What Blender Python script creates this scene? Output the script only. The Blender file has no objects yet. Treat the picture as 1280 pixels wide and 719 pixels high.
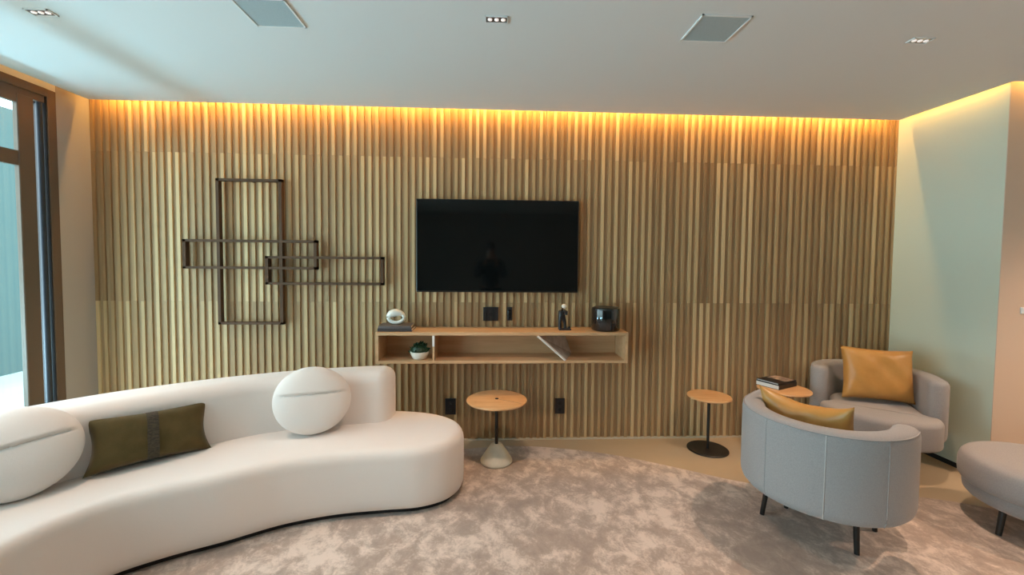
import bpy, bmesh, math, random
from mathutils import Vector, Matrix
from mathutils.geometry import interpolate_bezier
random.seed(7)
S = bpy.context.scene
COL = S.collection
PI = math.pi

# ------------------------------------------------------------------ camera
F_PX, YAW, PITCH, ROLL, SHY = 540.0, 0.0492, 0.0429, 0.0088, -11.957
cam_d = bpy.data.cameras.new('camera')
cam_d.sensor_width = 36.0
cam_d.lens = 36.0 * F_PX / 1280
cam_d.shift_y = SHY / 1280
cam_d.clip_start = 0.02
cam = bpy.data.objects.new('camera', cam_d)
COL.objects.link(cam)
fwd = Vector((math.sin(YAW)*math.cos(PITCH), math.cos(YAW)*math.cos(PITCH), -math.sin(PITCH)))
rgt = Vector((math.cos(YAW), -math.sin(YAW), 0))
upv = rgt.cross(fwd)
r2 = rgt*math.cos(ROLL) + upv*math.sin(ROLL)
u2 = -rgt*math.sin(ROLL) + upv*math.cos(ROLL)
M = Matrix((r2, u2, -fwd)).transposed().to_4x4()
M.translation = (0, 0, 1.5)
cam.matrix_world = M
S.camera = cam

# ------------------------------------------------------------------ colour management, world, lights
S.view_settings.view_transform = 'Standard'
S.view_settings.look = 'None'
S.view_settings.gamma = 1.0
S.view_settings.use_curve_mapping = False
S.view_settings.exposure = 0.13
S.cycles.use_denoising = True
S.cycles.max_bounces = 8
S.cycles.diffuse_bounces = 5
S.cycles.sample_clamp_indirect = 6.0

WALL_Y, WALL_L, WALL_R, CEIL = 3.525, -3.09, 3.423, 2.665

w = bpy.data.worlds.new('daylight'); S.world = w
w.use_nodes = True
nt = w.node_tree; nt.nodes.clear()
out = nt.nodes.new('ShaderNodeOutputWorld'); bg = nt.nodes.new('ShaderNodeBackground')
tc = nt.nodes.new('ShaderNodeTexCoord'); sp = nt.nodes.new('ShaderNodeSeparateXYZ'); rm = nt.nodes.new('ShaderNodeValToRGB')
mp = nt.nodes.new('ShaderNodeMapRange'); mp.inputs[1].default_value = -1; mp.inputs[2].default_value = 1
nt.links.new(tc.outputs['Generated'], sp.inputs[0]); nt.links.new(sp.outputs[2], mp.inputs[0]); nt.links.new(mp.outputs[0], rm.inputs[0])
e = rm.color_ramp.elements
e[0].position = 0.0; e[0].color = (.36, .46, .48, 1)
e[1].position = 1.0; e[1].color = (.55, .80, 1.0, 1)
a = rm.color_ramp.elements.new(.49); a.color = (.44, .56, .58, 1)
a = rm.color_ramp.elements.new(.53); a.color = (.74, .92, 1.0, 1)
bg.inputs[1].default_value = 5.5
nt.links.new(rm.outputs[0], bg.inputs[0]); nt.links.new(bg.outputs[0], out.inputs[0])


def area(name, loc, target, sx, sy, power, color, spread=PI):
    d = bpy.data.lights.new(name, 'AREA'); d.shape = 'RECTANGLE'; d.size = sx; d.size_y = sy
    d.energy = power; d.color = color; d.spread = spread
    o = bpy.data.objects.new(name, d); COL.objects.link(o); o.location = loc
    dirv = (Vector(target) - Vector(loc)).normalized()
    z = -dirv
    ax = Vector((0, 0, 1)) if abs(z.z) < .95 else Vector((0, 1, 0))
    x = ax.cross(z).normalized(); y = z.cross(x)
    m = Matrix((x, y, z)).transposed().to_4x4(); m.translation = loc
    o.matrix_world = m
    return o


# sunlit strip of terrace by the pool outside, throwing light up to the ceiling through the doors
area('terrace_glint', (-6.7, 0.2, 0.02), (-3.0, 0.2, 2.6), 10.0, .55, 760, (.42, .78, 1.0))
# warm LED strips in the three ceiling coves
LED = (1.0, .50, .11)
area('cove_led_back', (.16, 3.445, 2.76), (.16, 3.525, 2.66), 6.3, .012, 36, LED)
area('cove_led_right', (3.35, 3.07, 2.76), (3.423, 3.07, 2.66), .72, .012, 1.7, LED)
area('cove_led_corner', (4.25, 2.66, 2.76), (4.25, 2.74, 2.66), 1.7, .012, 4, LED)
area('cove_led_left', (-3.02, 2.0, 2.76), (-3.09, 2.0, 2.66), 2.9, .012, .9, LED)


# ------------------------------------------------------------------ material helpers
def mat(name, col, rough=.5, metal=0.0, spec=.5, noise=None, bump=None, coat=0.0, sheen=0.0, emit=None):
    """noise = (scale, colour2, detail, (sx,sy,sz));  bump = (scale, strength, distance)"""
    m = bpy.data.materials.new(name); m.use_nodes = True
    n = m.node_tree.nodes; l = m.node_tree.links
    b = n['Principled BSDF']
    b.inputs['Base Color'].default_value = (*col, 1); b.inputs['Roughness'].default_value = rough
    b.inputs['Metallic'].default_value = metal; b.inputs['Specular IOR Level'].default_value = spec
    b.inputs['Coat Weight'].default_value = coat; b.inputs['Sheen Weight'].default_value = sheen
    t = None
    if noise or bump:
        t = n.new('ShaderNodeTexCoord')
    if noise:
        mpn = n.new('ShaderNodeMapping'); mpn.inputs['Scale'].default_value = noise[3]
        no = n.new('ShaderNodeTexNoise'); no.inputs['Scale'].default_value = noise[0]; no.inputs['Detail'].default_value = noise[2]
        r = n.new('ShaderNodeValToRGB'); r.color_ramp.elements[0].color = (*col, 1); r.color_ramp.elements[1].color = (*noise[1], 1)
        r.color_ramp.elements[0].position = .35; r.color_ramp.elements[1].position = .65
        l.new(t.outputs['Object'], mpn.inputs[0]); l.new(mpn.outputs[0], no.inputs[0]); l.new(no.outputs[0], r.inputs[0]); l.new(r.outputs[0], b.inputs['Base Color'])
    if bump:
        no2 = n.new('ShaderNodeTexNoise'); no2.inputs['Scale'].default_value = bump[0]; no2.inputs['Detail'].default_value = 3
        bu = n.new('ShaderNodeBump'); bu.inputs['Strength'].default_value = bump[1]; bu.inputs['Distance'].default_value = bump[2]
        l.new(t.outputs['Object'], no2.inputs[0]); l.new(no2.outputs[0], bu.inputs['Height']); l.new(bu.outputs[0], b.inputs['Normal'])
    if emit:
        b.inputs['Emission Color'].default_value = (*emit[0], 1); b.inputs['Emission Strength'].default_value = emit[1]
    return m


def slat_material():
    m = bpy.data.materials.new('slatted_wood'); m.use_nodes = True
    n = m.node_tree.nodes; l = m.node_tree.links; b = n['Principled BSDF']
    b.inputs['Roughness'].default_value = .5; b.inputs['Specular IOR Level'].default_value = .3
    g = n.new('ShaderNodeNewGeometry'); s = n.new('ShaderNodeSeparateXYZ'); l.new(g.outputs['Position'], s.inputs[0])

    def math_(op, a, bv):
        k = n.new('ShaderNodeMath'); k.operation = op
        for i, v in enumerate((a, bv)):
            if v is None: continue
            if isinstance(v, (int, float)): k.inputs[i].default_value = v
            else: l.new(v, k.inputs[i])
        return k.outputs[0]
    xs = math_('SUBTRACT', s.outputs[0], WALL_L)
    row = math_('ADD', math_('GREATER_THAN', s.outputs[2], 1.147), math_('GREATER_THAN', s.outputs[2], 2.312))
    idx = math_('FLOOR', math_('DIVIDE', math_('ADD', xs, SLAT_P*.25), SLAT_P), None)
    pan = math_('FLOOR', math_('DIVIDE', math_('ADD', xs, math_('MULTIPLY', row, .21)), SLAT_P*9), None)

    def rnd(a, bb, off):
        c = n.new('ShaderNodeCombineXYZ'); l.new(a, c.inputs[0]); l.new(bb, c.inputs[1]); c.inputs[2].default_value = off
        wn = n.new('ShaderNodeTexWhiteNoise'); wn.noise_dimensions = '3D'; l.new(c.outputs[0], wn.inputs[0]); return wn.outputs[0]
    r1 = rnd(idx, row, .3); r2_ = rnd(pan, row, 5.1)
    mix = math_('ADD', math_('MULTIPLY', r1, .62), math_('MULTIPLY', r2_, .38))
    mpn = n.new('ShaderNodeMapping'); mpn.inputs['Scale'].default_value = (60, 60, 2.2)
    no = n.new('ShaderNodeTexNoise'); no.inputs['Scale'].default_value = 1.0; no.inputs['Detail'].default_value = 4
    l.new(g.outputs['Position'], mpn.inputs[0]); l.new(mpn.outputs[0], no.inputs[0])
    v = math_('ADD', mix, math_('MULTIPLY', math_('SUBTRACT', no.outputs[0], .5), .30))
    r = n.new('ShaderNodeValToRGB'); l.new(v, r.inputs[0])
    el = r.color_ramp.elements
    el[0].position = .12; el[0].color = (.33, .20, .098, 1)
    el[1].position = .92; el[1].color = (.72, .515, .275, 1)
    k = el.new(.5); k.color = (.49, .325, .163, 1)
    l.new(r.outputs[0], b.inputs['Base Color'])
    bu = n.new('ShaderNodeBump'); bu.inputs['Strength'].default_value = .08; bu.inputs['Distance'].default_value = .001
    l.new(no.outputs[0], bu.inputs['Height']); l.new(bu.outputs[0], b.inputs['Normal'])
    return m


def rug_material():
    m = bpy.data.materials.new('viscose_rug'); m.use_nodes = True
    n = m.node_tree.nodes; l = m.node_tree.links; b = n['Principled BSDF']
    b.inputs['Roughness'].default_value = .85; b.inputs['Sheen Weight'].default_value = .25; b.inputs['Specular IOR Level'].default_value = .2
    t = n.new('ShaderNodeTexCoord')
    mpn = n.new('ShaderNodeMapping'); mpn.inputs['Scale'].default_value = (1.0, .8, 1); mpn.inputs['Rotation'].default_value = (0, 0, .5)
    l.new(t.outputs['Object'], mpn.inputs[0])
    a1 = n.new('ShaderNodeTexNoise'); a1.inputs['Scale'].default_value = 9.5; a1.inputs['Detail'].default_value = 8; a1.inputs['Roughness'].default_value = .72; a1.inputs['Distortion'].default_value = .35
    a2 = n.new('ShaderNodeTexNoise'); a2.inputs['Scale'].default_value = 90; a2.inputs['Detail'].default_value = 3
    l.new(mpn.outputs[0], a1.inputs[0]); l.new(t.outputs['Object'], a2.inputs[0])
    ad = n.new('ShaderNodeMath'); ad.operation = 'MULTIPLY_ADD'; ad.inputs[1].default_value = .14
    a3 = n.new('ShaderNodeTexNoise'); a3.inputs['Scale'].default_value = 1.7; a3.inputs['Detail'].default_value = 2
    l.new(t.outputs['Object'], a3.inputs[0])
    ad3 = n.new('ShaderNodeMath'); ad3.operation = 'MULTIPLY_ADD'; ad3.inputs[1].default_value = .5
    l.new(a3.outputs[0], ad3.inputs[0]); l.new(a1.outputs[0], ad3.inputs[2])
    l.new(a2.outputs[0], ad.inputs[0]); l.new(ad3.outputs[0], ad.inputs[2])
    r = n.new('ShaderNodeValToRGB'); l.new(ad.outputs[0], r.inputs[0])
    el = r.color_ramp.elements
    el[0].position = .64; el[0].color = (.34, .268, .223, 1)
    el[1].position = .94; el[1].color = (.72, .61, .53, 1)
    k = el.new(.79); k.color = (.43, .345, .288, 1)
    l.new(r.outputs[0], b.inputs['Base Color'])
    bu = n.new('ShaderNodeBump'); bu.inputs['Strength'].default_value = .5; bu.inputs['Distance'].default_value = .006
    l.new(ad.outputs[0], bu.inputs['Height']); l.new(bu.outputs[0], b.inputs['Normal'])
    return m


SLAT_P = 0.0570
MS = slat_material()
MAT = dict(
    slat=MS, rug=rug_material(),
    plaster=mat('white_plaster', (.78, .77, .73), .7, bump=(180, .05, .001)),
    ceiling=mat('ceiling_paint', (.735, .755, .75), .75),
    sage=mat('pale_sage_wall', (.63, .69, .57), .7, bump=(180, .05, .001)),  # greener tone given to the right wall alone
    beige=mat('warm_beige_wall', (.66, .53, .42), .7, bump=(180, .05, .001)),  # warmer tone given to the return wall alone
    taupe=mat('taupe_wall', (.42, .385, .35), .7, bump=(180, .05, .001)),  # darker tone given to the left pier alone
    floor=mat('porcelain_floor', (.46, .36, .235), .35, noise=(1.4, (.52, .41, .275), 5, (1, 1, 1))),
    cream=mat('cream_boucle', (.82, .74, .685), .9, spec=.2, sheen=.3, bump=(260, .18, .002)),
    cream2=mat('cream_cushion', (.81, .74, .69), .9, spec=.2, sheen=.3, bump=(120, .3, .003)),
    olive=mat('olive_velvet', (.085, .060, .019), .8, sheen=.12, spec=.2, noise=(14, (.105, .074, .025), 3, (1, 1, 1)), bump=(200, .2, .002)),
    braid=mat('taupe_braid', (.075, .058, .035), .9, noise=(60, (.04, .032, .022), 2, (1, 1, 3)), bump=(90, .6, .004)),
    grey=mat('grey_fabric', (.31, .30, .30), .9, spec=.2, sheen=.25, noise=(220, (.36, .345, .34), 2, (1, 1, 1)), bump=(300, .2, .002)),
    seam=mat('grey_seam', (.50, .48, .47), .9),
    leather=mat('tan_leather', (.50, .255, .065), .36, noise=(9, (.56, .295, .085), 4, (1, 1, 1)), bump=(16, .35, .006)),
    wood=mat('light_oak', (.56, .33, .165), .45, noise=(2.0, (.66, .415, .225), 5, (1.2, 14, 14))),
    wood_top=mat('warm_oak_top', (.60, .335, .15), .4, noise=(2.2, (.70, .42, .205), 5, (2, 14, 2))),
    black=mat('black_metal', (.012, .011, .010), .4),
    blackmatte=mat('black_matte', (.01, .01, .01), .7),
    bronze=mat('bronze_bar', (.105, .056, .032), .6, spec=.12),
    screen=mat('screen_glass', (.004, .0045, .0045), .06, spec=.42),
    bezel=mat('screen_bezel', (.008, .008, .008), .3),
    plastic=mat('black_plastic', (.014, .014, .016), .35),
    gloss=mat('black_gloss', (.008, .008, .009), .12, coat=.6),
    concrete=mat('pale_concrete', (.72, .70, .60), .6, noise=(20, (.66, .64, .55), 4, (1, 1, 1))),
    ceramic=mat('white_ceramic', (.86, .82, .74), .3),
    leaf=mat('dark_leaf', (.009, .034, .014), .5, noise=(30, (.02, .06, .022), 3, (1, 1, 1))),
    soil=mat('soil', (.03, .02, .012), .9),
    white=mat('white_lacquer', (.80, .76, .72), .35),
    greypanel=mat('grey_lacquer', (.42, .38, .35), .25, noise=(14, (.60, .56, .53), 3, (1, 1, 1))),
    bookdark=mat('dark_book_cover', (.045, .035, .035), .5),
    bookblack=mat('black_book_cover', (.012, .011, .012), .4),
    bookgrey=mat('grey_book_cover', (.12, .10, .095), .5),
    paper=mat('page_paper', (.86, .84, .80), .8, noise=(4, (.74, .72, .68), 2, (1, 1, 160))),
    coverart=mat('cover_picture', (.62, .46, .34), .5, noise=(22, (.20, .15, .13), 4, (1, 1, 1))),
    backing=mat('brown_backing_board', (.36, .230, .118), .6, noise=(3, (.43, .285, .15), 4, (30, 30, .8))),  # groove shade put into the colour, darker than most slats
    walnut=mat('rear_panelling', (.34, .29, .24), .6, noise=(3, (.40, .34, .28), 5, (8, 8, .6))),
    frame=mat('brown_aluminium', (.155, .105, .075), .4, metal=.2),
    framedark=mat('dark_track', (.03, .024, .022), .4),
    sheenstile=mat('dark_stile_sheen', (.03, .036, .046), .5),  # blue reflection on the dark stile put into its colour
    grille=mat('speaker_grille', (.42, .50, .52), .7, noise=(400, (.37, .45, .47), 1, (1, 1, 1))),
    trimwhite=mat('white_trim', (.85, .85, .83), .4),
    lens=mat('lamp_lens', (.9, .9, .9), .2, emit=((1, .84, .76), .55)),
    chrome=mat('lamp_reflector', (.5, .46, .45), .25, metal=.9),
    bead=mat('pale_floor_bead', (.62, .54, .42), .5),
    garden=mat('garden_wall_render', (.075, .125, .122), .8),
    terrace=mat('terrace_stone', (.50, .50, .46), .7, noise=(3, (.56, .56, .52), 4, (1, 1, 1))),
    dark=mat('dark_cloth', (.012, .012, .014), .9), skin=mat('skin', (.42, .24, .16), .5), hair=mat('dark_hair', (.012, .009, .007), .6),
)
g = bpy.data.materials.new('clear_glass'); g.use_nodes = True
gn = g.node_tree.nodes; gl = g.node_tree.links
gn.remove(gn['Principled BSDF'])
tr = gn.new('ShaderNodeBsdfTransparent'); tr.inputs[0].default_value = (.93, .985, .975, 1)
gs = gn.new('ShaderNodeBsdfGlossy'); gs.inputs['Roughness'].default_value = .02
mx = gn.new('ShaderNodeMixShader')
mx.inputs[0].default_value = .06
gl.new(tr.outputs[0], mx.inputs[1]); gl.new(gs.outputs[0], mx.inputs[2])
gl.new(mx.outputs[0], gn['Material Output'].inputs[0])
MAT['glass'] = g


# ------------------------------------------------------------------ object helpers
def tag(o, label=None, cat=None, group=None, kind=None):
    if label: o['label'] = label
    if cat: o['category'] = cat
    if group: o['group'] = group
    if kind: o['kind'] = kind
    return o


def empty(name, loc, rz=0.0):
    o = bpy.data.objects.new(name, None); COL.objects.link(o)
    o.location = loc; o.rotation_euler = (0, 0, rz); o.empty_display_size = .1
    return o


def obj(name, bm, m, parent=None, smooth=None, loc=None, rot=None):
    me = bpy.data.meshes.new(name)
    bmesh.ops.recalc_face_normals(bm, faces=bm.faces)
    bm.to_mesh(me); bm.free()
    ms = m if isinstance(m, (list, tuple)) else [m]
    for k in ms: me.materials.append(MAT[k])
    if smooth:
        me.shade_smooth()
        me.set_sharp_from_angle(angle=math.radians(smooth))
    o = bpy.data.objects.new(name, me); COL.objects.link(o)
    if parent: o.parent = parent
    if loc: o.location = loc
    if rot: o.rotation_euler = rot
    return o


def structure(name, bm, m, smooth=None):
    return tag(obj(name, bm, m, None, smooth), kind='structure')


def box(bm, x0, x1, y0, y1, z0, z1, bevel=0.0, seg=2, mi=0):
    vs = [bm.verts.new((x, y, z)) for z in (z0, z1) for y in (y0, y1) for x in (x0, x1)]
    fs = [bm.faces.new([vs[i] for i in q]) for q in ((0, 2, 3, 1), (4, 5, 7, 6), (0, 1, 5, 4), (2, 6, 7, 3), (0, 4, 6, 2), (1, 3, 7, 5))]
    for f in fs: f.material_index = mi
    if bevel:
        es = list({e for f in fs for e in f.edges})
        bmesh.ops.bevel(bm, geom=es, offset=bevel, segments=seg, affect='EDGES', profile=.5)
    return bm


def BX(*a, **k):
    return box(bmesh.new(), *a, **k)


def lathe(bm, prof, seg=48, cx=0, cy=0, cap=True):
    rings = []
    for r, z in prof:
        rings.append([bm.verts.new((cx + r*math.cos(2*PI*i/seg), cy + r*math.sin(2*PI*i/seg), z)) for i in range(seg)])
    for a, b in zip(rings, rings[1:]):
        for i in range(seg):
            j = (i+1) % seg
            bm.faces.new((a[i], a[j], b[j], b[i]))
    if cap:
        bm.faces.new(rings[0][::-1]); bm.faces.new(rings[-1])
    return bm


def tube(bm, pts, r, seg=10, closed=False, radii=None):
    pts = [Vector(p) for p in pts]; n = len(pts); rings = []
    ref = Vector((0, 0, 1))
    for i, p in enumerate(pts):
        if closed: t = (pts[(i+1) % n] - pts[i-1]).normalized()
        else: t = (pts[min(i+1, n-1)] - pts[max(i-1, 0)]).normalized()
        rf = ref if abs(t.dot(ref)) < .97 else Vector((1, 0, 0))
        a = t.cross(rf).normalized(); b = t.cross(a)
        rr = radii[i] if radii else r
        rings.append([bm.verts.new(p + (a*math.cos(2*PI*k/seg) + b*math.sin(2*PI*k/seg))*rr) for k in range(seg)])
    m = n if closed else n-1
    for i in range(m):
        A, B = rings[i], rings[(i+1) % n]
        for k in range(seg):
            bm.faces.new((A[k], A[(k+1) % seg], B[(k+1) % seg], B[k]))
    if not closed:
        bm.faces.new(rings[0][::-1]); bm.faces.new(rings[-1])
    return bm


def spline(pts, n, closed=True):
    """Catmull-Rom resampled to n points of equal arc length"""
    P = [Vector((p[0], p[1])) for p in pts]; k = len(P); dense = []
    segs = k if closed else k-1
    for i in range(segs):
        if closed: p0, p1, p2, p3 = P[i-1], P[i], P[(i+1) % k], P[(i+2) % k]
        else: p0, p1, p2, p3 = P[max(i-1, 0)], P[i], P[i+1], P[min(i+2, k-1)]
        d01 = max((p1-p0).length, 1e-4)**.5; d12 = max((p2-p1).length, 1e-4)**.5; d23 = max((p3-p2).length, 1e-4)**.5
        m1 = (p2-p1) + d12*((p1-p0)/d01 - (p2-p0)/(d01+d12)); m2 = (p2-p1) + d12*((p3-p2)/d23 - (p3-p1)/(d12+d23))
        for s in range(24):
            t = s/24
            dense.append((2*t**3-3*t**2+1)*p1 + (t**3-2*t**2+t)*m1 + (-2*t**3+3*t**2)*p2 + (t**3-t**2)*m2)
    dense.append(P[0] if closed else P[-1])
    L = [0]
    for a, b in zip(dense, dense[1:]): L.append(L[-1] + (b-a).length)
    res = []; j = 0
    cnt = n if closed else n-1
    for i in range(n):
        s = L[-1]*i/cnt
        while j < len(L)-2 and L[j+1] < s: j += 1
        t = (s-L[j])/max(L[j+1]-L[j], 1e-9)
        res.append(dense[j].lerp(dense[j+1], t))
    return res


def ring_solid(bm, outline, prof):
    """outline: closed list of 2-D points; prof: (inset, z) from bottom to top"""
    n = len(outline); O = [Vector((p[0], p[1])) for p in outline]
    ar = sum(O[i].x*O[(i+1) % n].y - O[(i+1) % n].x*O[i].y for i in range(n))
    if ar < 0: O = O[::-1]
    N = []
    for i in range(n):
        t = (O[(i+1) % n] - O[i-1]).normalized(); N.append(Vector((-t.y, t.x)))
    rings = [[bm.verts.new((O[i].x + N[i].x*d, O[i].y + N[i].y*d, z)) for i in range(n)] for d, z in prof]
    for a, b in zip(rings, rings[1:]):
        for i in range(n):
            j = (i+1) % n
            bm.faces.new((a[i], a[j], b[j], b[i]))
    bm.faces.new(rings[0][::-1]); bm.faces.new(rings[-1])
    return bm


def band_solid(bm, front, rear, rc, prof, n=90, na=8):
    """upright band between two open curves, plan corners rounded by rc; prof: (inset, z)"""
    F = spline(front, 400, False); R = spline(rear, 400, False)
    C = [(a + b)/2 for a, b in zip(F, R)]; Wd = [(a - b).length/2 for a, b in zip(F, R)]
    L = [0]
    for a, b in zip(C, C[1:]): L.append(L[-1] + (b-a).length)
    T = L[-1]

    def at(s, lat):                                             # lat: signed fraction of the half width
        k = min(max(s/T, 0), 1)*399; i = min(int(k), 398); t = k - i
        c = C[i].lerp(C[i+1], t); d = (F[i].lerp(F[i+1], t) - R[i].lerp(R[i+1], t)).normalized()
        return c + d*lat
    hw = lambda s: Wd[min(int(min(max(s/T, 0), 1)*399), 399)]
    rings = []
    for d, z in prof:
        r = max(rc - d, .004); pf, pr = [], []
        ss = [d + r*(1 - math.cos(PI/2*i/na)) for i in range(na)] + [d + r + (T - 2*d - 2*r)*i/n for i in range(n+1)] + [T - d - r + r*math.sin(PI/2*(i+1)/na) for i in range(na)]
        for q in ss:
            h = hw(q) - d; e = min(q - d, T - d - q)
            if e < r: h -= r - math.sqrt(max(0, r*r - (r-e)**2))
            pf.append(at(q, h)); pr.append(at(q, -h))
        rings.append(([bm.verts.new((*p, z)) for p in pf], [bm.verts.new((*p, z)) for p in pr]))
    m = len(rings[0][0])
    for (f0, r0), (f1, r1) in zip(rings, rings[1:]):
        for i in range(m-1):
            bm.faces.new((f0[i], f0[i+1], f1[i+1], f1[i])); bm.faces.new((r0[i+1], r0[i], r1[i], r1[i+1]))
        bm.faces.new((r0[0], f0[0], f1[0], r1[0])); bm.faces.new((f0[-1], r0[-1], r1[-1], f1[-1]))
    for f, r in (rings[0], rings[-1]):
        for i in range(m-1): bm.faces.new((f[i], f[i+1], r[i+1], r[i]))
    return bm


def round_prof(z0, z1, r0, r1, n=6):
    p = []
    for i in range(n+1):
        a = PI/2*(1-i/n); p.append((r0*(1-math.cos(a)), z0 + r0*(1-math.sin(a))))
    for i in range(n+1):
        a = PI/2*i/n; p.append((r1*(1-math.cos(a)), z1 - r1*(1-math.sin(a))))
    return p


def copy_tree(o, parent=None):
    c = o.copy(); COL.objects.link(c)
    if parent: c.parent = parent
    for ch in list(o.children): copy_tree(ch, c)
    return c


# ------------------------------------------------------------------ the room
structure('floor', BX(-3.3, 5.3, -4.1, 3.7, -.08, 0), 'floor')
# slatted back wall
bm = bmesh.new()
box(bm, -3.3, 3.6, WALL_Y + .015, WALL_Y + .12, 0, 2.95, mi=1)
ROWS = ((.014, 1.146), (1.148, 2.311), (2.313, 2.94))
nsl = int((WALL_R - WALL_L)/SLAT_P)
for i in range(nsl + 1):
    x0 = WALL_L + i*SLAT_P + .002; x1 = min(x0 + .024, WALL_R - .001)
    if x1 - x0 < .006: continue
    for z0, z1 in ROWS: box(bm, x0, x1, WALL_Y, WALL_Y + .016, z0, z1)
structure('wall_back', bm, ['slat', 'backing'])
structure('baseboard_back', BX(WALL_L, WALL_R, WALL_Y - .003, WALL_Y + .02, 0, .013), 'bead')
# right: projecting wall block
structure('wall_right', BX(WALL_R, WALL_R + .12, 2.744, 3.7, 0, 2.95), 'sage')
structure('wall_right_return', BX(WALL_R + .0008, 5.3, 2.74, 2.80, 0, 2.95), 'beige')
structure('baseboard_right', BX(WALL_R - .006, WALL_R, 2.74, WALL_Y, 0, .035), 'blackmatte')
structure('wall_far_right', BX(5.2, 5.35, -4.1, 2.76, 0, 2.95), 'plaster')
structure('wall_rear', BX(-3.3, 5.35, -4.2, -4.05, 0, 2.95), 'walnut')
# left: solid pier beside the sliding doors
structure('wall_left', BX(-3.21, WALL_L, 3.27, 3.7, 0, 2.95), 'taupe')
structure('wall_left_front', BX(-3.21, WALL_L, -4.1, -1.5, 0, 2.95), 'plaster')  # unseen solid stretch, ends the glazing to hold back light on front faces
structure('wall_left_lintel', BX(-3.3, WALL_L - .001, -3.0, 3.27, 2.655, 2.95), 'plaster')
# dropped ceiling with a cove slot along three walls
bm = bmesh.new()
cx0, cx1, cy1 = -3.002, 3.326, 3.425
vs = [(cx0, -4.05), (5.2, -4.05), (5.2, 2.65), (cx1, 2.65), (cx1, cy1), (cx0, cy1)]
lo = [bm.verts.new((x, y, CEIL)) for x, y in vs]; hi = [bm.verts.new((x, y, CEIL + .018)) for x, y in vs]
bm.faces.new(lo[::-1]); bm.faces.new(hi)
for i in range(6):
    j = (i+1) % 6; bm.faces.new((lo[i], lo[j], hi[j], hi[i]))
structure('ceiling', bm, 'ceiling')
structure('ceiling_upper', BX(-3.3, 5.35, -4.2, 3.7, 2.94, 3.05), 'ceiling')


# sliding glass doors in the left wall
def stile(bm, y0, y1, x0=-3.13, x1=-3.095): box(bm, x0, x1, y0, y1, .02, 2.56, .004, 1)


structure('window_1', BX(-3.21, -3.0888, 3.207, 3.27, 0, 2.655, bevel=.003), 'frame')
bm = bmesh.new()
box(bm, -3.21, -3.088, -3.0, 3.206, 2.60, 2.655); box(bm, -3.20, -3.17, -3.0, 3.2, 2.555, 2.60); box(bm, -3.135, -3.10, -3.0, 3.2, 2.555, 2.60)
structure('window_2', bm, 'frame')
bm = bmesh.new()
box(bm, -3.208, -3.094, 3.203, 3.2075, .0, 2.6)
structure('trim_1', bm, 'framedark')
structure('trim_2', tube(bmesh.new(), [(-3.118, 3.180, 0.02), (-3.118, 3.180, 2.55)], .017, 16), 'sheenstile', 40)
bm = bmesh.new()
for y0, y1 in ((3.02, 3.125), (1.50, 1.59), (-.03, .06), (-1.56, -1.47)): stile(bm, y0, y1)
for a, b in ((1.59, 3.02), (.06, 1.50), (-1.47, -.03)):
    box(bm, -3.128, -3.10, a, b, 2.09, 2.185); box(bm, -3.128, -3.10, a, b, .02, .10); box(bm, -3.128, -3.10, a, b, 2.50, 2.558)
structure('window_3', bm, 'frame')
bm = bmesh.new()
for a, b in ((1.59, 3.02), (.06, 1.50), (-1.47, -.03)): box(bm, -3.116, -3.112, a, b, .1, 2.5)
structure('window_4', bm, 'glass')
structure('trim_3', BX(-3.2, -3.09, -3.0, 3.2, 0, .018), 'framedark')
# outside
structure('terrace', BX(-12, -3.3, -8, 14, -.12, -.04), 'terrace')
structure('garden_wall', BX(-6.4, -6.2, 4.2, 14, -.04, 3.38), 'garden')

# ------------------------------------------------------------------ rug
rug_pts = [(-.17, 3.35), (.2, 3.39), (.557, 3.335), (.97, 3.20), (1.37, 2.98), (1.65, 2.81), (1.87, 2.72), (2.3, 2.64), (2.74, 2.56), (2.95, 2.48), (3.2, 2.33),
           (3.42, 2.0), (3.5, 1.4), (3.3, .7), (2.7, .2), (1.6, -.1), (.2, -.25), (-1.1, -.1), (-2.2, .3), (-2.7, .9), (-2.75, 1.5), (-2.5, 2.1), (-2.0, 2.55), (-1.3, 2.95), (-.7, 3.22)]
o = obj('rug', ring_solid(bmesh.new(), spline(rug_pts, 200), [(0, 0.0005), (0, .007), (.003, .010), (.008, .012)]), 'rug', None, 40)
tag(o, 'large mottled beige pile rug with a curved edge on the tiled floor', 'rug')
RUG = .0122

# ------------------------------------------------------------------ sofa
sofa = tag(empty('curved_sofa', (-1.3, 2.3, 0)), 'long cream curved sofa with low rounded back on black plinth', 'sofa')
OFF = Vector((1.3, -2.3))
body_pts = [(-1.84, 1.62), (-1.80, 1.80), (-1.71, 1.97), (-1.55, 2.09), (-1.34, 2.20), (-1.11, 2.335), (-.86, 2.415), (-.61, 2.45), (-.40, 2.475), (-.25, 2.555), (-.175, 2.69),
            (-.175, 2.82), (-.24, 2.96), (-.40, 3.08), (-.62, 3.14), (-.80, 3.15), (-1.2, 3.06), (-1.57, 2.92), (-1.9, 2.73), (-2.23, 2.47), (-2.5, 2.13), (-2.64, 1.75), (-2.68, 1.4),
            (-2.64, 1.05), (-2.48, .87), (-2.22, .80), (-2.0, .86), (-1.88, 1.02), (-1.855, 1.3)]
body = [p + OFF for p in spline(body_pts, 220)]
obj('seat', ring_solid(bmesh.new(), body, [(.05, .037), (.03, .040), (.012, .050), (.002, .075), (0, .12), (0, .335), (.002, .357), (.008, .375), (.018, .389), (.032, .398), (.05, .4025), (.08, .4045), (.13, .405)]), 'cream', sofa, 60)
obj('plinth', ring_solid(bmesh.new(), body, [(.045, RUG + .001), (.045, .04)]), 'blackmatte', sofa, 60)
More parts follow.
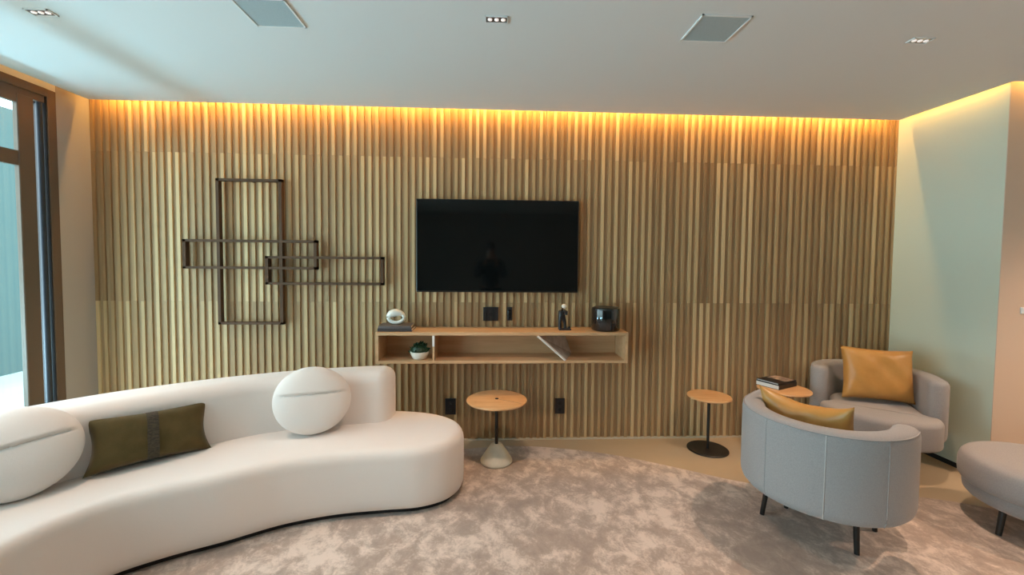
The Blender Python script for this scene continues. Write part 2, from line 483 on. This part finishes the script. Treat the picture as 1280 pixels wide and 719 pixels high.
front = [(-.68, 2.885), (-.9, 2.85), (-1.35, 2.735), (-1.6, 2.585), (-1.99, 2.235), (-2.22, 1.93), (-2.34, 1.6), (-2.37, 1.25)]
rear = [(-.66, 3.125), (-.80, 3.125), (-1.2, 3.04), (-1.57, 2.90), (-1.9, 2.71), (-2.22, 2.455), (-2.5, 2.08), (-2.62, 1.65), (-2.635, 1.25)]
obj('backrest', band_solid(bmesh.new(), [p + OFF for p in map(Vector, front)], [p + OFF for p in map(Vector, rear)], .085,
                           [(.0, .404), (0, .50), (0, .60)] + round_prof(.62, .742, .0, .075, 8)[7:]), 'cream', sofa, 50)


# ------------------------------------------------------------------ cushions
def cushion_bm(wd, ht, t, n=26, pinch=.05, sag=.0, wav=.004, seed=0):
    """rectangular scatter cushion standing in the local XZ plane, thickness along Y"""
    bm = bmesh.new(); rnd = random.Random(seed)
    ph = [rnd.uniform(0, 6) for _ in range(6)]
    front_, back_ = {}, {}
    for i in range(n+1):
        for j in range(n+1):
            u = -1 + 2*i/n; v = -1 + 2*j/n
            k = 1 - pinch*(1-abs(u)**2.0)*abs(v)**3; k2 = 1 - pinch*(1-abs(v)**2.0)*abs(u)**3
            x = u*wd/2*k2; z = v*ht/2*k - sag*(1-u*u)*(v+1)/2
            h = (max(0, 1-u**4)**.55)*(max(0, 1-v**4)**.55)
            wv = wav*(math.sin(5*u+ph[0])*math.sin(4*v+ph[1]) + .6*math.sin(9*u+7*v+ph[2]))*h
            edge = i in (0, n) or j in (0, n)
            front_[i, j] = bm.verts.new((x, -t/2*h + wv, z))
            back_[i, j] = front_[i, j] if edge else bm.verts.new((x, t/2*h + wv, z))
    for i in range(n):
        for j in range(n):
            bm.faces.new((front_[i, j], front_[i+1, j], front_[i+1, j+1], front_[i, j+1]))
            q = (back_[i, j], back_[i, j+1], back_[i+1, j+1], back_[i+1, j])
            if len(set(q)) > 2:
                try: bm.faces.new(q)
                except ValueError: pass
    return bm


def round_cushion_bm(r, t, pleat=.18, depth=.012, n=44, seg=120, sq=1.0):
    bm = bmesh.new(); rings_f, rings_b = [], []

    def pt(rr, a, side):
        h = max(0, 1-rr**2.6)**.5
        x = r*rr*math.cos(a); z = r*rr*math.sin(a)*sq
        y = -side*t/2*h
        if side > 0:
            zz = z - pleat*r - .06*x
            y += (depth*math.exp(-(zz/.006)**2) - .012*max(0, min(1, zz/.006 + .5))*math.exp(-max(0, zz)/.09))*h
        wob = .006*math.sin(3*a+1.0)*rr
        return (x*(1+wob), y, z*(1+wob))
    cf = bm.verts.new(pt(0, 0, 1)); cb = bm.verts.new(pt(0, 0, -1))
    for k in range(1, n+1):
        rr = math.sin(PI/2*k/n)
        f = [bm.verts.new(pt(rr, 2*PI*i/seg, 1)) for i in range(seg)]
        rings_f.append(f)
        rings_b.append(f if k == n else [bm.verts.new(pt(rr, 2*PI*i/seg, -1)) for i in range(seg)])
    for i in range(seg):
        j = (i+1) % seg
        bm.faces.new((cf, rings_f[0][i], rings_f[0][j])); bm.faces.new((cb, rings_b[0][j], rings_b[0][i]))
        for k in range(n-1):
            bm.faces.new((rings_f[k][i], rings_f[k+1][i], rings_f[k+1][j], rings_f[k][j]))
            bm.faces.new((rings_b[k][i], rings_b[k][j], rings_b[k+1][j], rings_b[k+1][i]))
    return bm


def lean(o, loc, face_deg, tilt_deg, roll_deg=0):
    """stand a cushion at loc; its front looks towards compass angle face_deg, leaning back by tilt"""
    o.rotation_mode = 'XYZ'
    m = Matrix.Rotation(math.radians(face_deg + 90), 4, 'Z') @ Matrix.Rotation(math.radians(-tilt_deg), 4, 'X') @ Matrix.Rotation(math.radians(roll_deg), 4, 'Y')
    o.rotation_euler = m.to_euler(); o.location = loc


o = obj('round_cushion', round_cushion_bm(.224, .17, sq=.915), 'cream2', None, 70)
lean(o, (-1.105, 2.715, .613), -72, 14, 4)
tag(o, 'cream round cushion with a tuck line at the right end of sofa back', 'cushion')
o = obj('round_cushion', round_cushion_bm(.218, .17, sq=.94, pleat=.12), 'cream2', None, 70)
lean(o, (-2.143, 2.035, .602), -46, 24, -4)
tag(o, 'cream round cushion at the left edge, left of the olive cushion', 'cushion')
o = empty('lumbar_cushion', (0, 0, 0))
obj('cover', cushion_bm(.53, .28, .13, pinch=.13, seed=3), 'olive', o, 70)
# embroidered centre band follows the cover
bm = bmesh.new(); n = 24; g2 = []
for i in range(7):
    row = []
    for j in range(n+1):
        u = (-.09 + .18*i/6); v = -1 + 2*j/n
        h = (1-u**4)**.55*(max(0, 1-v**4)**.55)
        x = u*.265; z = v*.140*(1-.13*abs(v)**3)
        row.append((x, -.065*h - .007 - .0016*math.sin(j*2.6)*(1 if 0 < i < 6 else 0), z))
    g2.append(row)
fv = [[bm.verts.new(p) for p in r] for r in g2]; bv = [[bm.verts.new((p[0], p[1] + .010, p[2])) for p in r] for r in g2]
for i in range(6):
    for j in range(n):
        bm.faces.new((fv[i][j], fv[i+1][j], fv[i+1][j+1], fv[i][j+1])); bm.faces.new((bv[i][j], bv[i][j+1], bv[i+1][j+1], bv[i+1][j]))
for j in range(n):
    bm.faces.new((fv[0][j], fv[0][j+1], bv[0][j+1], bv[0][j])); bm.faces.new((fv[6][j], bv[6][j], bv[6][j+1], fv[6][j+1]))
for i in range(6):
    bm.faces.new((fv[i][0], bv[i][0], bv[i+1][0], fv[i+1][0])); bm.faces.new((fv[i][n], fv[i+1][n], bv[i+1][n], bv[i][n]))
tag(obj('embroidered_band', bm, 'braid', o, 50), 'darker ruched band down the middle')
lean(o, (-1.812, 2.372, .540), -46, 18, 2)
tag(o, 'olive green rectangular cushion with ruched centre band on cream sofa', 'cushion')


# ------------------------------------------------------------------ armchairs
def armchair_parts(root):
    R, T, aL, aR, top, bot = .391, .118, .14, .012, .68, .24
    N = 56; ri = R - T; c = R - T/2
    outer = [(R, aR*.5)] + [(R*math.cos(a), R*math.sin(a)) for a in [-PI*i/N for i in range(N+1)]] + [(-R, aL*f) for f in (.25, .5, .75)]
    capL = [(-c + T/2*math.cos(a), aL + T/2*math.sin(a)) for a in [PI - PI*i/14 for i in range(15)]]
    inner = [(-ri, aL*f) for f in (.75, .5, .25)] + [(ri*math.cos(a), ri*math.sin(a)) for a in [-PI + PI*i/N for i in range(N+1)]]
    capR = [(c + T/2*math.cos(a), aR + T/2*math.sin(a)) for a in [PI - PI*i/14 for i in range(15)]]
    prof = [(.052, bot), (.036, bot + .002), (.020, bot + .010), (.008, bot + .024), (.002, bot + .042), (0, bot + .06), (0, top - .040), (.003, top - .024), (.010, top - .012), (.022, top - .003), (.038, top), (.050, top + .001)]
    obj('backrest', ring_solid(bmesh.new(), outer + capL + inner + capR, prof), 'grey', root, 50)
    q = R - .007
    pp = [(q*math.cos(a), q*math.sin(a), top - .013) for a in [-PI*i/48 for i in range(49)]]
    obj('piping', tube(bmesh.new(), [(q, aR, top - .013)] + pp + [(-q, aL, top - .013)], .0035, 8), 'grey', root, 60)
    for deg, sm in ((-117, 'grey'), (-77, 'seam'), (-39, 'grey')):
        a = math.radians(deg); sp_ = [(k*math.cos(a), k*math.sin(a), z) for k, z in ((R - .012, bot + .015), (R - .003, bot + .038), (R - .0006, bot + .06), (R - .0006, top - .04), (R - .006, top - .016))]
        obj('seam', tube(bmesh.new(), sp_, .0030, 8), sm, root, 60)
    seat_o = [(-.268, .10), (-.275, .17), (-.335, .215), (-.335, .28), (-.29, .36), (-.20, .42), (0, .465), (.20, .42), (.29, .34), (.338, .22), (.335, .14), (.28, .095), (.265, .03),
              (.24, -.11), (.16, -.21), (0, -.262), (-.16, -.21), (-.24, -.11)]
    obj('seat', ring_solid(bmesh.new(), spline(seat_o, 160), round_prof(.235, .435, .025, .04, 6) + [(.055, .4365)]), 'grey', root, 60)
    for x, y, dx, dy in ((-.235, -.05, -.03, -.015), (.165, -.07, .015, -.018), (-.18, .10, -.01, .02), (.20, .21, .01, .02)):
        obj('leg', tube(bmesh.new(), [(x, y, .26), (x + dx, y + dy, 0)], .014, 12, radii=[.016, .0125]), 'black', root, 40)


ch = tag(empty('armchair', (1.823, 2.243, RUG + .003), math.radians(40 - 90)), 'grey rounded armchair seen from behind on the rug', 'armchair')
armchair_parts(ch)
c2 = copy_tree(ch); c2.location = (2.92, 3.128, .003); c2.rotation_euler = (0, 0, math.radians(238 - 90))
c2['label'] = 'grey rounded armchair in the far right corner facing into the room'

o = obj('leather_cushion', cushion_bm(.47, .395, .15, pinch=.07, seed=5, wav=.006), 'leather', None, 70)
lean(o, (2.945, 3.118, .650), 252, 13, 2)
tag(o, 'tan leather cushion standing upright in the corner armchair', 'cushion')
o = obj('leather_cushion', cushion_bm(.47, .36, .14, pinch=.07, sag=.06, seed=9, wav=.007), 'leather', None, 70)
lean(o, (1.755, 2.275, .608), 30, 20, 0)
tag(o, 'golden tan leather cushion slumped inside the front armchair seen from behind', 'cushion')

# ------------------------------------------------------------------ ottoman
ot = tag(empty('ottoman', (3.08, 2.17, RUG + .003)), 'round grey fabric ottoman on thin black legs at right edge', 'ottoman')
bm = lathe(bmesh.new(), [(.30, .145), (.325, .150), (.338, .165), (.342, .19), (.340, .215), (.336, .222)], 64)
obj('base', bm, 'grey', ot, 45)
bm = lathe(bmesh.new(), [(.335, .222), (.352, .228), (.362, .245), (.365, .27), (.363, .33), (.355, .358), (.338, .376), (.31, .386), (.26, .391), (.12, .394), (.01, .394)], 64)
obj('seat', bm, 'grey', ot, 45)
for k in range(4):
    a = math.radians(180 - 90*k); x, y = .27*math.cos(a), .27*math.sin(a)
    obj('leg', tube(bmesh.new(), [(x, y, .16), (x*1.09, y*1.09, 0)], .014, 12, radii=[.017, .013]), 'black', ot, 40)

# ------------------------------------------------------------------ side tables
t = tag(empty('side_table', (.05, 3.12, RUG)), 'round oak side table on pole with pale conical base', 'side table')
obj('base', lathe(bmesh.new(), [(.112, 0), (.117, .006), (.117, .016), (.112, .026), (.045, .128), (.036, .134), (.030, .136)], 56), 'concrete', t, 40)
obj('pole', lathe(bmesh.new(), [(.0125, .13), (.0125, .458)], 20), 'black', t, 40)
top = obj('tabletop', lathe(bmesh.new(), [(.205, .450), (.217, .453), (.221, .459), (.219, .465), (.213, .468)], 72), 'wood_top', t, 30)
obj('center_cap', lathe(bmesh.new(), [(.013, .467), (.013, .4715), (.009, .473)], 20), 'black', top, 30)
bm = BX(.02, .20, -.0012, .0012, .4675, .4686)
obj('joint_line', bm, 'bookdark', top, rot=(0, 0, math.radians(-32)))


def disc_table(x, y, z, h, r, label):
    t = tag(empty('side_table', (x, y, z)), label, 'side table')
    obj('base', lathe(bmesh.new(), [(.150, 0), (.155, .003), (.155, .008), (.150, .012)], 56), 'black', t, 30)
    obj('pole', lathe(bmesh.new(), [(.011, .010), (.011, h - .014)], 20), 'black', t, 40)
    obj('tabletop', lathe(bmesh.new(), [(r - .008, h - .016), (r - .001, h - .012), (r, h - .006), (r - .004, h - .001), (r - .009, h)], 64), 'wood_top', t, 30)
    return t


disc_table(1.735, 3.30, 0, .437, .165, 'small oak side table on thin black pole and black disc base')
disc_table(2.275, 3.20, 0, .52, .185, 'oak side table holding the books between the two armchairs')


# ------------------------------------------------------------------ books
def book(loc, wd, dp, th, rz, cover, label, group=None, art=False):
    b = tag(empty('book', loc, rz), label, 'book', group)
    bm = bmesh.new()
    box(bm, -wd/2, wd/2, -dp/2, dp/2, 0, .0025, .0008, 1); box(bm, -wd/2, wd/2, -dp/2, dp/2, th - .0025, th, .0008, 1)
    box(bm, -wd/2, wd/2, -dp/2, -dp/2 + .003, .0015, th - .0015)
    obj('cover', bm, cover, b)
    obj('pages', BX(-wd/2 + .004, wd/2 - .004, -dp/2 + .003, dp/2 - .004, .0025, th - .0025), 'paper', b)
    if art: obj('cover_picture', BX(-wd*.02, wd*.46, -dp*.44, dp*.44, th, th + .0006), 'coverart', b)
    return b


book((2.268, 3.285, .5205), .24, .185, .034, math.radians(26), 'bookblack', 'black covered book with white page block, under another on side table')
book((2.274, 3.29, .555), .23, .175, .012, math.radians(24), 'bookblack', 'top book with a pale picture on its cover, on right side table', art=True)

# ------------------------------------------------------------------ wall sculpture
ws = tag(empty('wall_sculpture', (-1.6, 3.5, 1.5)), 'dark bronze wall sculpture of three overlapping open rectangles', 'wall art')


def rect_frame(x0, x1, z0, z1, y0, y1, b=.023):
    bm = bmesh.new()
    for (a, c, d, f) in ((x0, x1, z1 - b*.85, z1), (x0, x1, z0, z0 + b*.85), (x0, x0 + b, z0, z1), (x1 - b, x1, z0, z1)):
        box(bm, a + 1.6, c + 1.6, y0 - 3.5, y1 - 3.5, d - 1.5, f - 1.5)
    return bm


tag(obj('frame', rect_frame(-2.119, -1.624, .972, 2.104, 3.455, 3.497), 'bronze', ws), 'tall upright rectangle')
tag(obj('frame', rect_frame(-2.372, -1.36, 1.407, 1.635, 3.450, 3.495), 'bronze', ws), 'left horizontal rectangle')
tag(obj('frame', rect_frame(-1.752, -.845, 1.286, 1.510, 3.446, 3.493), 'bronze', ws), 'right horizontal rectangle')
for x, z in ((-1.87, 2.09), (-1.87, .985), (-2.2, 1.42), (-1.1, 1.30)):
    obj('wall_fixing', tube(bmesh.new(), [(x + 1.6, -.015, z - 1.5), (x + 1.6, WALL_Y - 3.5 + .012, z - 1.5)], .006, 8), 'bronze', ws)

# ------------------------------------------------------------------ television
tv = tag(empty('television', (.056, 3.5, 1.6)), 'large black flat television mounted on the slatted wood wall', 'television')
obj('housing', BX(-.648, .649, -.040, .0, -.366, .374, bevel=.006), 'bezel', tv)
obj('screen', BX(-.639, .640, -.0425, -.039, -.352, .366), 'screen', tv)
obj('wall_mount', BX(-.2, .2, 0.0, .026, -.15, .15), 'black', tv)

# ------------------------------------------------------------------ floating shelf
sh = tag(empty('wall_shelf', (.10, 3.385, .71)), 'long floating oak wall shelf with open compartments below the television', 'shelf')
X0, X1, Y0, Y1, H = -.957, .957, -.14, .139, .237
obj('top_board', BX(X0, X1, Y0, Y1, H - .024, H, bevel=.002), 'wood', sh)
obj('bottom_board', BX(X0, X1, Y0, Y1, 0, .021, bevel=.002), 'wood', sh)
obj('side_panel', BX(X0, X0 + .022, Y0, Y1, .021, H - .024), 'wood', sh)
obj('side_panel', BX(X1 - .022, X1, Y0, Y1, .021, H - .024), 'wood', sh)
obj('back_panel', BX(X0 + .022, X1 - .022, Y1 - .012, Y1, .021, H - .024), 'wood', sh)
tag(obj('divider', BX(-.534, -.520, Y0 + .004, Y1 - .012, .021, H - .024), 'wood', sh), 'upright divider')
tag(obj('divider_edge', BX(-.535, -.519, Y0 - .002, Y0 + .005, .13, H - .024), 'white', sh), 'white upper edge of the divider')


def slanted(pf, pb, th, name, m):
    """pf/pb: (x,z) top,bottom at the front / the back"""
    bm = bmesh.new(); v = []
    for (x, z), y in ((pf[0], Y0 + .003), (pf[1], Y0 + .003), (pb[0], Y1 - .014), (pb[1], Y1 - .014)):
        v.append((bm.verts.new((x, y, z)), bm.verts.new((x - th, y, z - th*.3))))
    A, B, C, D = v
    for q in ((A[0], B[0], D[0], C[0]), (A[1], C[1], D[1], B[1]), (A[0], A[1], B[1], B[0]), (C[0], D[0], D[1], C[1]), (A[0], C[0], C[1], A[1]), (B[0], B[1], D[1], D[0])): bm.faces.new(q)
    return obj(name, bm, m, sh)


tag(slanted(((.262, H - .025), (.478, .022)), ((.50, H - .025), (.57, .022)), .006, 'slanted_divider', 'greypanel'), 'grey slanted divider')
slanted_edge = bmesh.new()
tube(slanted_edge, [(.259, Y0 + .001, H - .027), (.474, Y0 + .001, .023)], .0085, 4)
tag(obj('slanted_divider_edge', slanted_edge, 'white', sh), 'white front edge of the slanted divider')
TOPZ = .71 + H

# things on and in the shelf
book((-.722, 3.37, TOPZ + .0005), .255, .19, .022, 0, 'bookdark', 'dark book lying flat on the shelf, lower of two under the white ring')
book((-.725, 3.368, TOPZ + .023), .245, .18, .020, math.radians(2), 'bookgrey', 'dark grey book right under the white ring sculpture on shelf')
N = 40; pts = []; rad = []
for i in range(N):
    a = 2*PI*i/N
    pts.append((.058*math.cos(a), .010*math.sin(a*1.0 + .6), .052 + .037*math.sin(a)))
    rad.append(.0135 + .017*max(0, math.sin(a - .35))**1.5)
o = obj('ring_sculpture', tube(bmesh.new(), pts, .014, 14, True, rad), 'ceramic', None, 80)
o.location = (-.727, 3.365, TOPZ + .0435)
tag(o, 'white ceramic ring sculpture thicker at the top, standing on dark books', 'sculpture')

pl = tag(empty('potted_plant', (-.542, 3.325, .7315)), 'small dark green plant in a white bowl inside the shelf', 'plant')
obj('pot', lathe(bmesh.new(), [(.045, 0), (.052, .004), (.066, .035), (.072, .056), (.069, .058), (.062, .045), (.03, .042)], 40), 'ceramic', pl, 50)
bm = bmesh.new(); rn = random.Random(4)
for k in range(150):
    a = rn.uniform(0, 2*PI); el = math.asin(rn.uniform(-.12, 1)); rr = rn.uniform(.45, 1)
    c = Vector((.080*rr*math.cos(a)*math.cos(el), .066*rr*math.sin(a)*math.cos(el), .062 + .062*rr*math.sin(el)))
    d = (c - Vector((0, 0, .045))).normalized(); s = rn.uniform(.016, .026)
    sd = d.cross(Vector((rn.uniform(-1, 1), rn.uniform(-1, 1), rn.uniform(-1, 1)))).normalized(); up = d.cross(sd)
    q = [c - d*s*.6, c + sd*s*.45 + up*s*.12, c + d*s*.8 + up*s*.1, c - sd*s*.45 + up*s*.12, c + up*s*.0]
    vv = [bm.verts.new(p) for p in q]
    bm.faces.new((vv[0], vv[1], vv[4])); bm.faces.new((vv[1], vv[2], vv[4])); bm.faces.new((vv[2], vv[3], vv[4])); bm.faces.new((vv[3], vv[0], vv[4]))
lathe(bm, [(.02, .035), (.058, .05), (.064, .068), (.052, .094), (.02, .11)], 16)
obj('foliage', bm, 'leaf', pl)
obj('soil', lathe(bmesh.new(), [(.058, .042), (.062, .047), (.01, .049)], 24), 'soil', pl)

# figurine
fg = tag(empty('figurine', (.572, 3.37, TOPZ)), 'small dark abstract figurine with a pale top on the shelf', 'figurine')
obj('base', BX(-.035, .062, -.03, .03, 0, .012, bevel=.003), 'bookdark', fg)
bm = bmesh.new()
tube(bm, [(-.022, 0, .01), (-.026, 0, .06), (-.018, 0, .10), (-.012, 0, .145), (.0, 0, .178)], .016, 12, radii=[.017, .012, .021, .026, .017])
tube(bm, [(.018, -.004, .012), (.016, 0, .055), (.004, 0, .092), (-.004, 0, .12)], .011, 10, radii=[.011, .012, .018, .02])
tube(bm, [(.004, -.004, .15), (.024, -.01, .142), (.022, -.012, .12)], .01, 10, radii=[.017, .015, .012])
obj('body', bm, 'plastic', fg, 60)
obj('head', lathe(bmesh.new(), [(.004, .170), (.016, .174), (.021, .186), (.016, .200), (.004, .205)], 20, .006, -.002), 'ceramic', fg, 60)
obj('ornament', lathe(bmesh.new(), [(.004, .011), (.010, .014), (.012, .022), (.006, .03), (.002, .032)], 14, .048, -.01), 'plastic', fg, 60)

sk = tag(empty('smart_speaker', (.912, 3.37, TOPZ)), 'squat glossy black cylinder speaker at the right end of the shelf', 'speaker')
obj('body', lathe(bmesh.new(), [(.100, .0), (.108, .004), (.112, .012), (.112, .168), (.109, .176), (.10, .180)], 64), 'gloss', sk, 40)
obj('top_ring', lathe(bmesh.new(), [(.10, .178), (.098, .1825), (.07, .184), (.06, .1815), (.01, .181)], 48), 'plastic', sk, 40)


# ------------------------------------------------------------------ wall plates
def plate(x0, x1, z0, z1, label, cat, holes):
    y = WALL_Y - .001
    t = tag(empty('wall_socket' if cat == 'socket' else 'wall_switch', ((x0+x1)/2, y, (z0+z1)/2)), label, cat)
    a, b = (x1-x0)/2, (z1-z0)/2
    obj('plate', BX(-a, a, -.010, 0.0005, -b, b, bevel=.002), 'plastic', t)
    for h in holes:
        if cat == 'socket': obj('outlet', lathe(bmesh.new(), [(.018, 0), (.018, .003), (.014, .003), (.013, .001)], 6), 'blackmatte', t, loc=(0, -.010, h), rot=(PI/2, 0, 0))
        else: obj('rocker', BX(-a*.6, a*.6, -.0125, -.009, h - b*.6, h + b*.6, bevel=.001), 'gloss', t)
    return t


plate(-.366, -.280, .222, .356, 'black double socket plate low on slat wall between sofa and side table', 'socket', (-.028, .028))
plate(.540, .620, .222, .350, 'black double socket plate low on slat wall right of the side table', 'socket', (-.028, .028))
plate(-.060, .064, .996, 1.110, 'black square wall plate above the shelf under the television', 'socket', (0,))
plate(.137, .176, 1.000, 1.110, 'narrow black switch plate right of the square plate', 'switch', (0,))
ls = tag(empty('light_switch', (3.60, 2.74, 1.185)), 'small white light switch on the warm toned wall at right edge', 'switch')
obj('plate', BX(-.02, .06, -.009, .0005, -.022, .022, bevel=.002), 'trimwhite', ls)
obj('rocker', BX(-.012, .014, -.012, -.008, -.015, .015, bevel=.001), 'trimwhite', ls)

# ------------------------------------------------------------------ ceiling fittings
def ceiling_speaker(x, y, label):
    t = tag(empty('ceiling_speaker', (x, y, CEIL)), label, 'speaker', 'square ceiling speakers')
    h = .122; bm = bmesh.new()
    for a in ((-h, h, -h, -h + .008), (-h, h, h - .008, h), (-h, -h + .008, -h, h), (h - .008, h, -h, h)): box(bm, *a, -.007, -.0003)
    obj('frame', bm, 'trimwhite', t)
    obj('grille', BX(-h + .008, h - .008, -h + .008, h - .008, -.004, -.0003), 'grille', t)


ceiling_speaker(-1.06, 2.165, 'square grey ceiling speaker grille cut by the top edge')
ceiling_speaker(1.112, 2.163, 'square grey ceiling speaker grille left of the right downlight')


def downlight(x, y, label, power):
    t = tag(empty('downlight', (x, y, CEIL)), label, 'downlight', 'recessed ceiling downlights')
    bm = bmesh.new(); a, b = .055, .030
    for q in ((-a, a, -b, -b + .004), (-a, a, b - .004, b), (-a, -a + .004, -b, b), (a - .004, a, -b, b)): box(bm, *q, -.006, -.0003)
    obj('trim', bm, 'trimwhite', t)
    obj('reflector', BX(-a + .004, a - .004, -b + .004, b - .004, -.003, -.0003), 'chrome', t)
    for dx in (-.032, 0, .032):
        obj('lens', lathe(bmesh.new(), [(.011, -.003), (.011, -.0055), (.008, -.007), (.002, -.0075)], 16, dx), 'lens', t, 40)
    d = bpy.data.lights.new('spot_beam', 'SPOT'); d.energy = power; d.color = (1.0, .70, .52)
    d.spot_size = math.radians(88); d.spot_blend = 1.0; d.shadow_soft_size = .035
    l = bpy.data.objects.new('spot_beam', d); COL.objects.link(l); l.location = (x, y, CEIL - .03)


downlight(-2.16, 2.23, 'small recessed triple downlight nearest the sliding glass doors', 75)
downlight(.020, 2.15, 'small recessed triple downlight in the middle of the ceiling', 100)
downlight(2.235, 2.205, 'small recessed triple downlight above the armchairs', 110)
for x, y in ((-1.6, -.6), (.55, -.6), (2.7, -.6), (4.2, 1.5)):  # unseen warm spots added to brighten front faces, rug and return wall
    d = bpy.data.lights.new('spot_beam', 'SPOT'); d.energy = 48 if x < 4 else 165; d.color = (1.0, .66, .45)
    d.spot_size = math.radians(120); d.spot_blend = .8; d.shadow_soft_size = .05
    l = bpy.data.objects.new('spot_beam', d); COL.objects.link(l); l.location = (x, y, CEIL - .03)

# ------------------------------------------------------------------ the photographer, seen only as a reflection in the television
def skinned(name, pts, edges, radii, m, parent, sub=2, root=0):
    me = bpy.data.meshes.new(name); me.from_pydata([Vector(p) for p in pts], edges, [])
    o = bpy.data.objects.new(name, me); COL.objects.link(o); o.parent = parent
    me.materials.append(MAT[m])
    md = o.modifiers.new('skin', 'SKIN'); md.use_smooth_shade = True
    for i, v in enumerate(me.skin_vertices[0].data):
        r = radii[i]; v.radius = r if isinstance(r, tuple) else (r, r); v.use_root = (i == root)
    sb = o.modifiers.new('subdivision', 'SUBSURF'); sb.levels = sub; sb.render_levels = sub
    return o


P_ = tag(empty('person', (0, -.36, RUG + .004)), 'person in dark clothes holding up a phone, reflected in the television', 'person')
J = dict(pel=(0, 0, .95), wai=(0, .0, 1.10), che=(0, -.01, 1.30), neb=(0, .0, 1.46), nec=(0, .015, 1.53), hea=(0, .03, 1.60), crn=(0, .02, 1.72),
         shl=(-.17, 0, 1.43), ell=(-.24, .10, 1.19), wrl=(-.085, .26, 1.40), shr=(.17, 0, 1.43), elr=(.24, .10, 1.19), wrr=(.085, .26, 1.40),
         hil=(-.09, 0, .91), knl=(-.11, .03, .50), anl=(-.12, 0, .10), tol=(-.14, .15, .035), hir=(.09, 0, .91), knr=(.11, .03, .50), anr=(.12, 0, .10), tor=(.14, .15, .035))
K = list(J); I = {k: i for i, k in enumerate(K)}
RAD = dict(pel=(.15, .11), wai=(.135, .10), che=(.155, .11), neb=.075, nec=.055, hea=(.075, .09), crn=(.065, .075), shl=.06, ell=.042, wrl=.026, shr=.06, elr=.042, wrr=.026,
           hil=.085, knl=.058, anl=.042, tol=.034, hir=.085, knr=.058, anr=.042, tor=.034)
ED = [('pel', 'wai'), ('wai', 'che'), ('che', 'neb'), ('neb', 'nec'), ('nec', 'hea'), ('hea', 'crn'), ('neb', 'shl'), ('shl', 'ell'), ('ell', 'wrl'), ('neb', 'shr'), ('shr', 'elr'), ('elr', 'wrr'),
      ('pel', 'hil'), ('hil', 'knl'), ('knl', 'anl'), ('anl', 'tol'), ('pel', 'hir'), ('hir', 'knr'), ('knr', 'anr'), ('anr', 'tor')]
pts = [J[k] for k in K]; eds = [(I[a], I[b]) for a, b in ED]; rds = [RAD[k] for k in K]
for sgn, wr in ((-1, 'wrl'), (1, 'wrr')):                            # palms and fingers closing on the phone's long edges
    def addp(p, r, prev):
        pts.append(p); rds.append(r); eds.append((prev, len(pts) - 1)); return len(pts) - 1
    palm = addp((sgn*.094, .30, 1.45), (.018, .034), I[wr])
    for f, (dz, L) in enumerate(((.035, .9), (.014, 1.0), (-.007, .95), (-.028, .8))):
        k = addp((sgn*.092, .325 + .004*f, 1.47 + dz), .0095, palm)
        k = addp((sgn*.088, .352*1.0, 1.475 + dz), .0085, k)
        addp((sgn*.066, .358, 1.476 + dz*.95), .0075, k)
    k = addp((sgn*.086, .30, 1.49), .0105, palm); addp((sgn*.070, .322, 1.515), .0085, k)
skinned('body', pts, eds, rds, 'skin', P_)
top_k = ['pel', 'wai', 'che', 'neb', 'shl', 'ell', 'wrl', 'shr', 'elr', 'wrr']; ti = {k: i for i, k in enumerate(top_k)}
up_ = lambda r: tuple(x + .014 for x in r) if isinstance(r, tuple) else r + .014
skinned('shirt', [J[k] for k in top_k], [(ti[a], ti[b]) for a, b in ED if a in ti and b in ti], [up_(RAD[k]) for k in top_k], 'dark', P_)
leg_k = ['pel', 'hil', 'knl', 'anl', 'hir', 'knr', 'anr']; li = {k: i for i, k in enumerate(leg_k)}
skinned('trousers', [J[k] for k in leg_k], [(li[a], li[b]) for a, b in ED if a in li and b in li], [up_(RAD[k]) for k in leg_k], 'dark', P_)
for sgn in (-1, 1):
    skinned('shoe', [(sgn*.12, -.03, .05), (sgn*.13, .07, .045), (sgn*.145, .17, .036)], [(0, 1), (1, 2)], [.05, .048, .036], 'blackmatte', P_, 1)
bm = bmesh.new(); bmesh.ops.create_uvsphere(bm, u_segments=24, v_segments=14, radius=1)
bmesh.ops.delete(bm, geom=[v for v in bm.verts if v.co.z < -.1 and v.co.y > -.35 or v.co.z < -.6], context='VERTS')
for v in bm.verts: v.co = Vector((v.co.x*.088, v.co.y*.108 + .012, v.co.z*.115 + 1.665))
obj('hair', bm, 'hair', P_, 60)
bm = bmesh.new()
tube(bm, [(0, .115, 1.655), (0, .142, 1.622), (0, .122, 1.612)], .011, 10, radii=[.007, .013, .010])
obj('nose', bm, 'skin', P_, 60)
tag(obj('smartphone', BX(-.075, .075, -.034, -.026, 1.44, 1.50, bevel=.003), 'gloss'), 'black smartphone held up sideways by the person reflected in the television', 'phone')
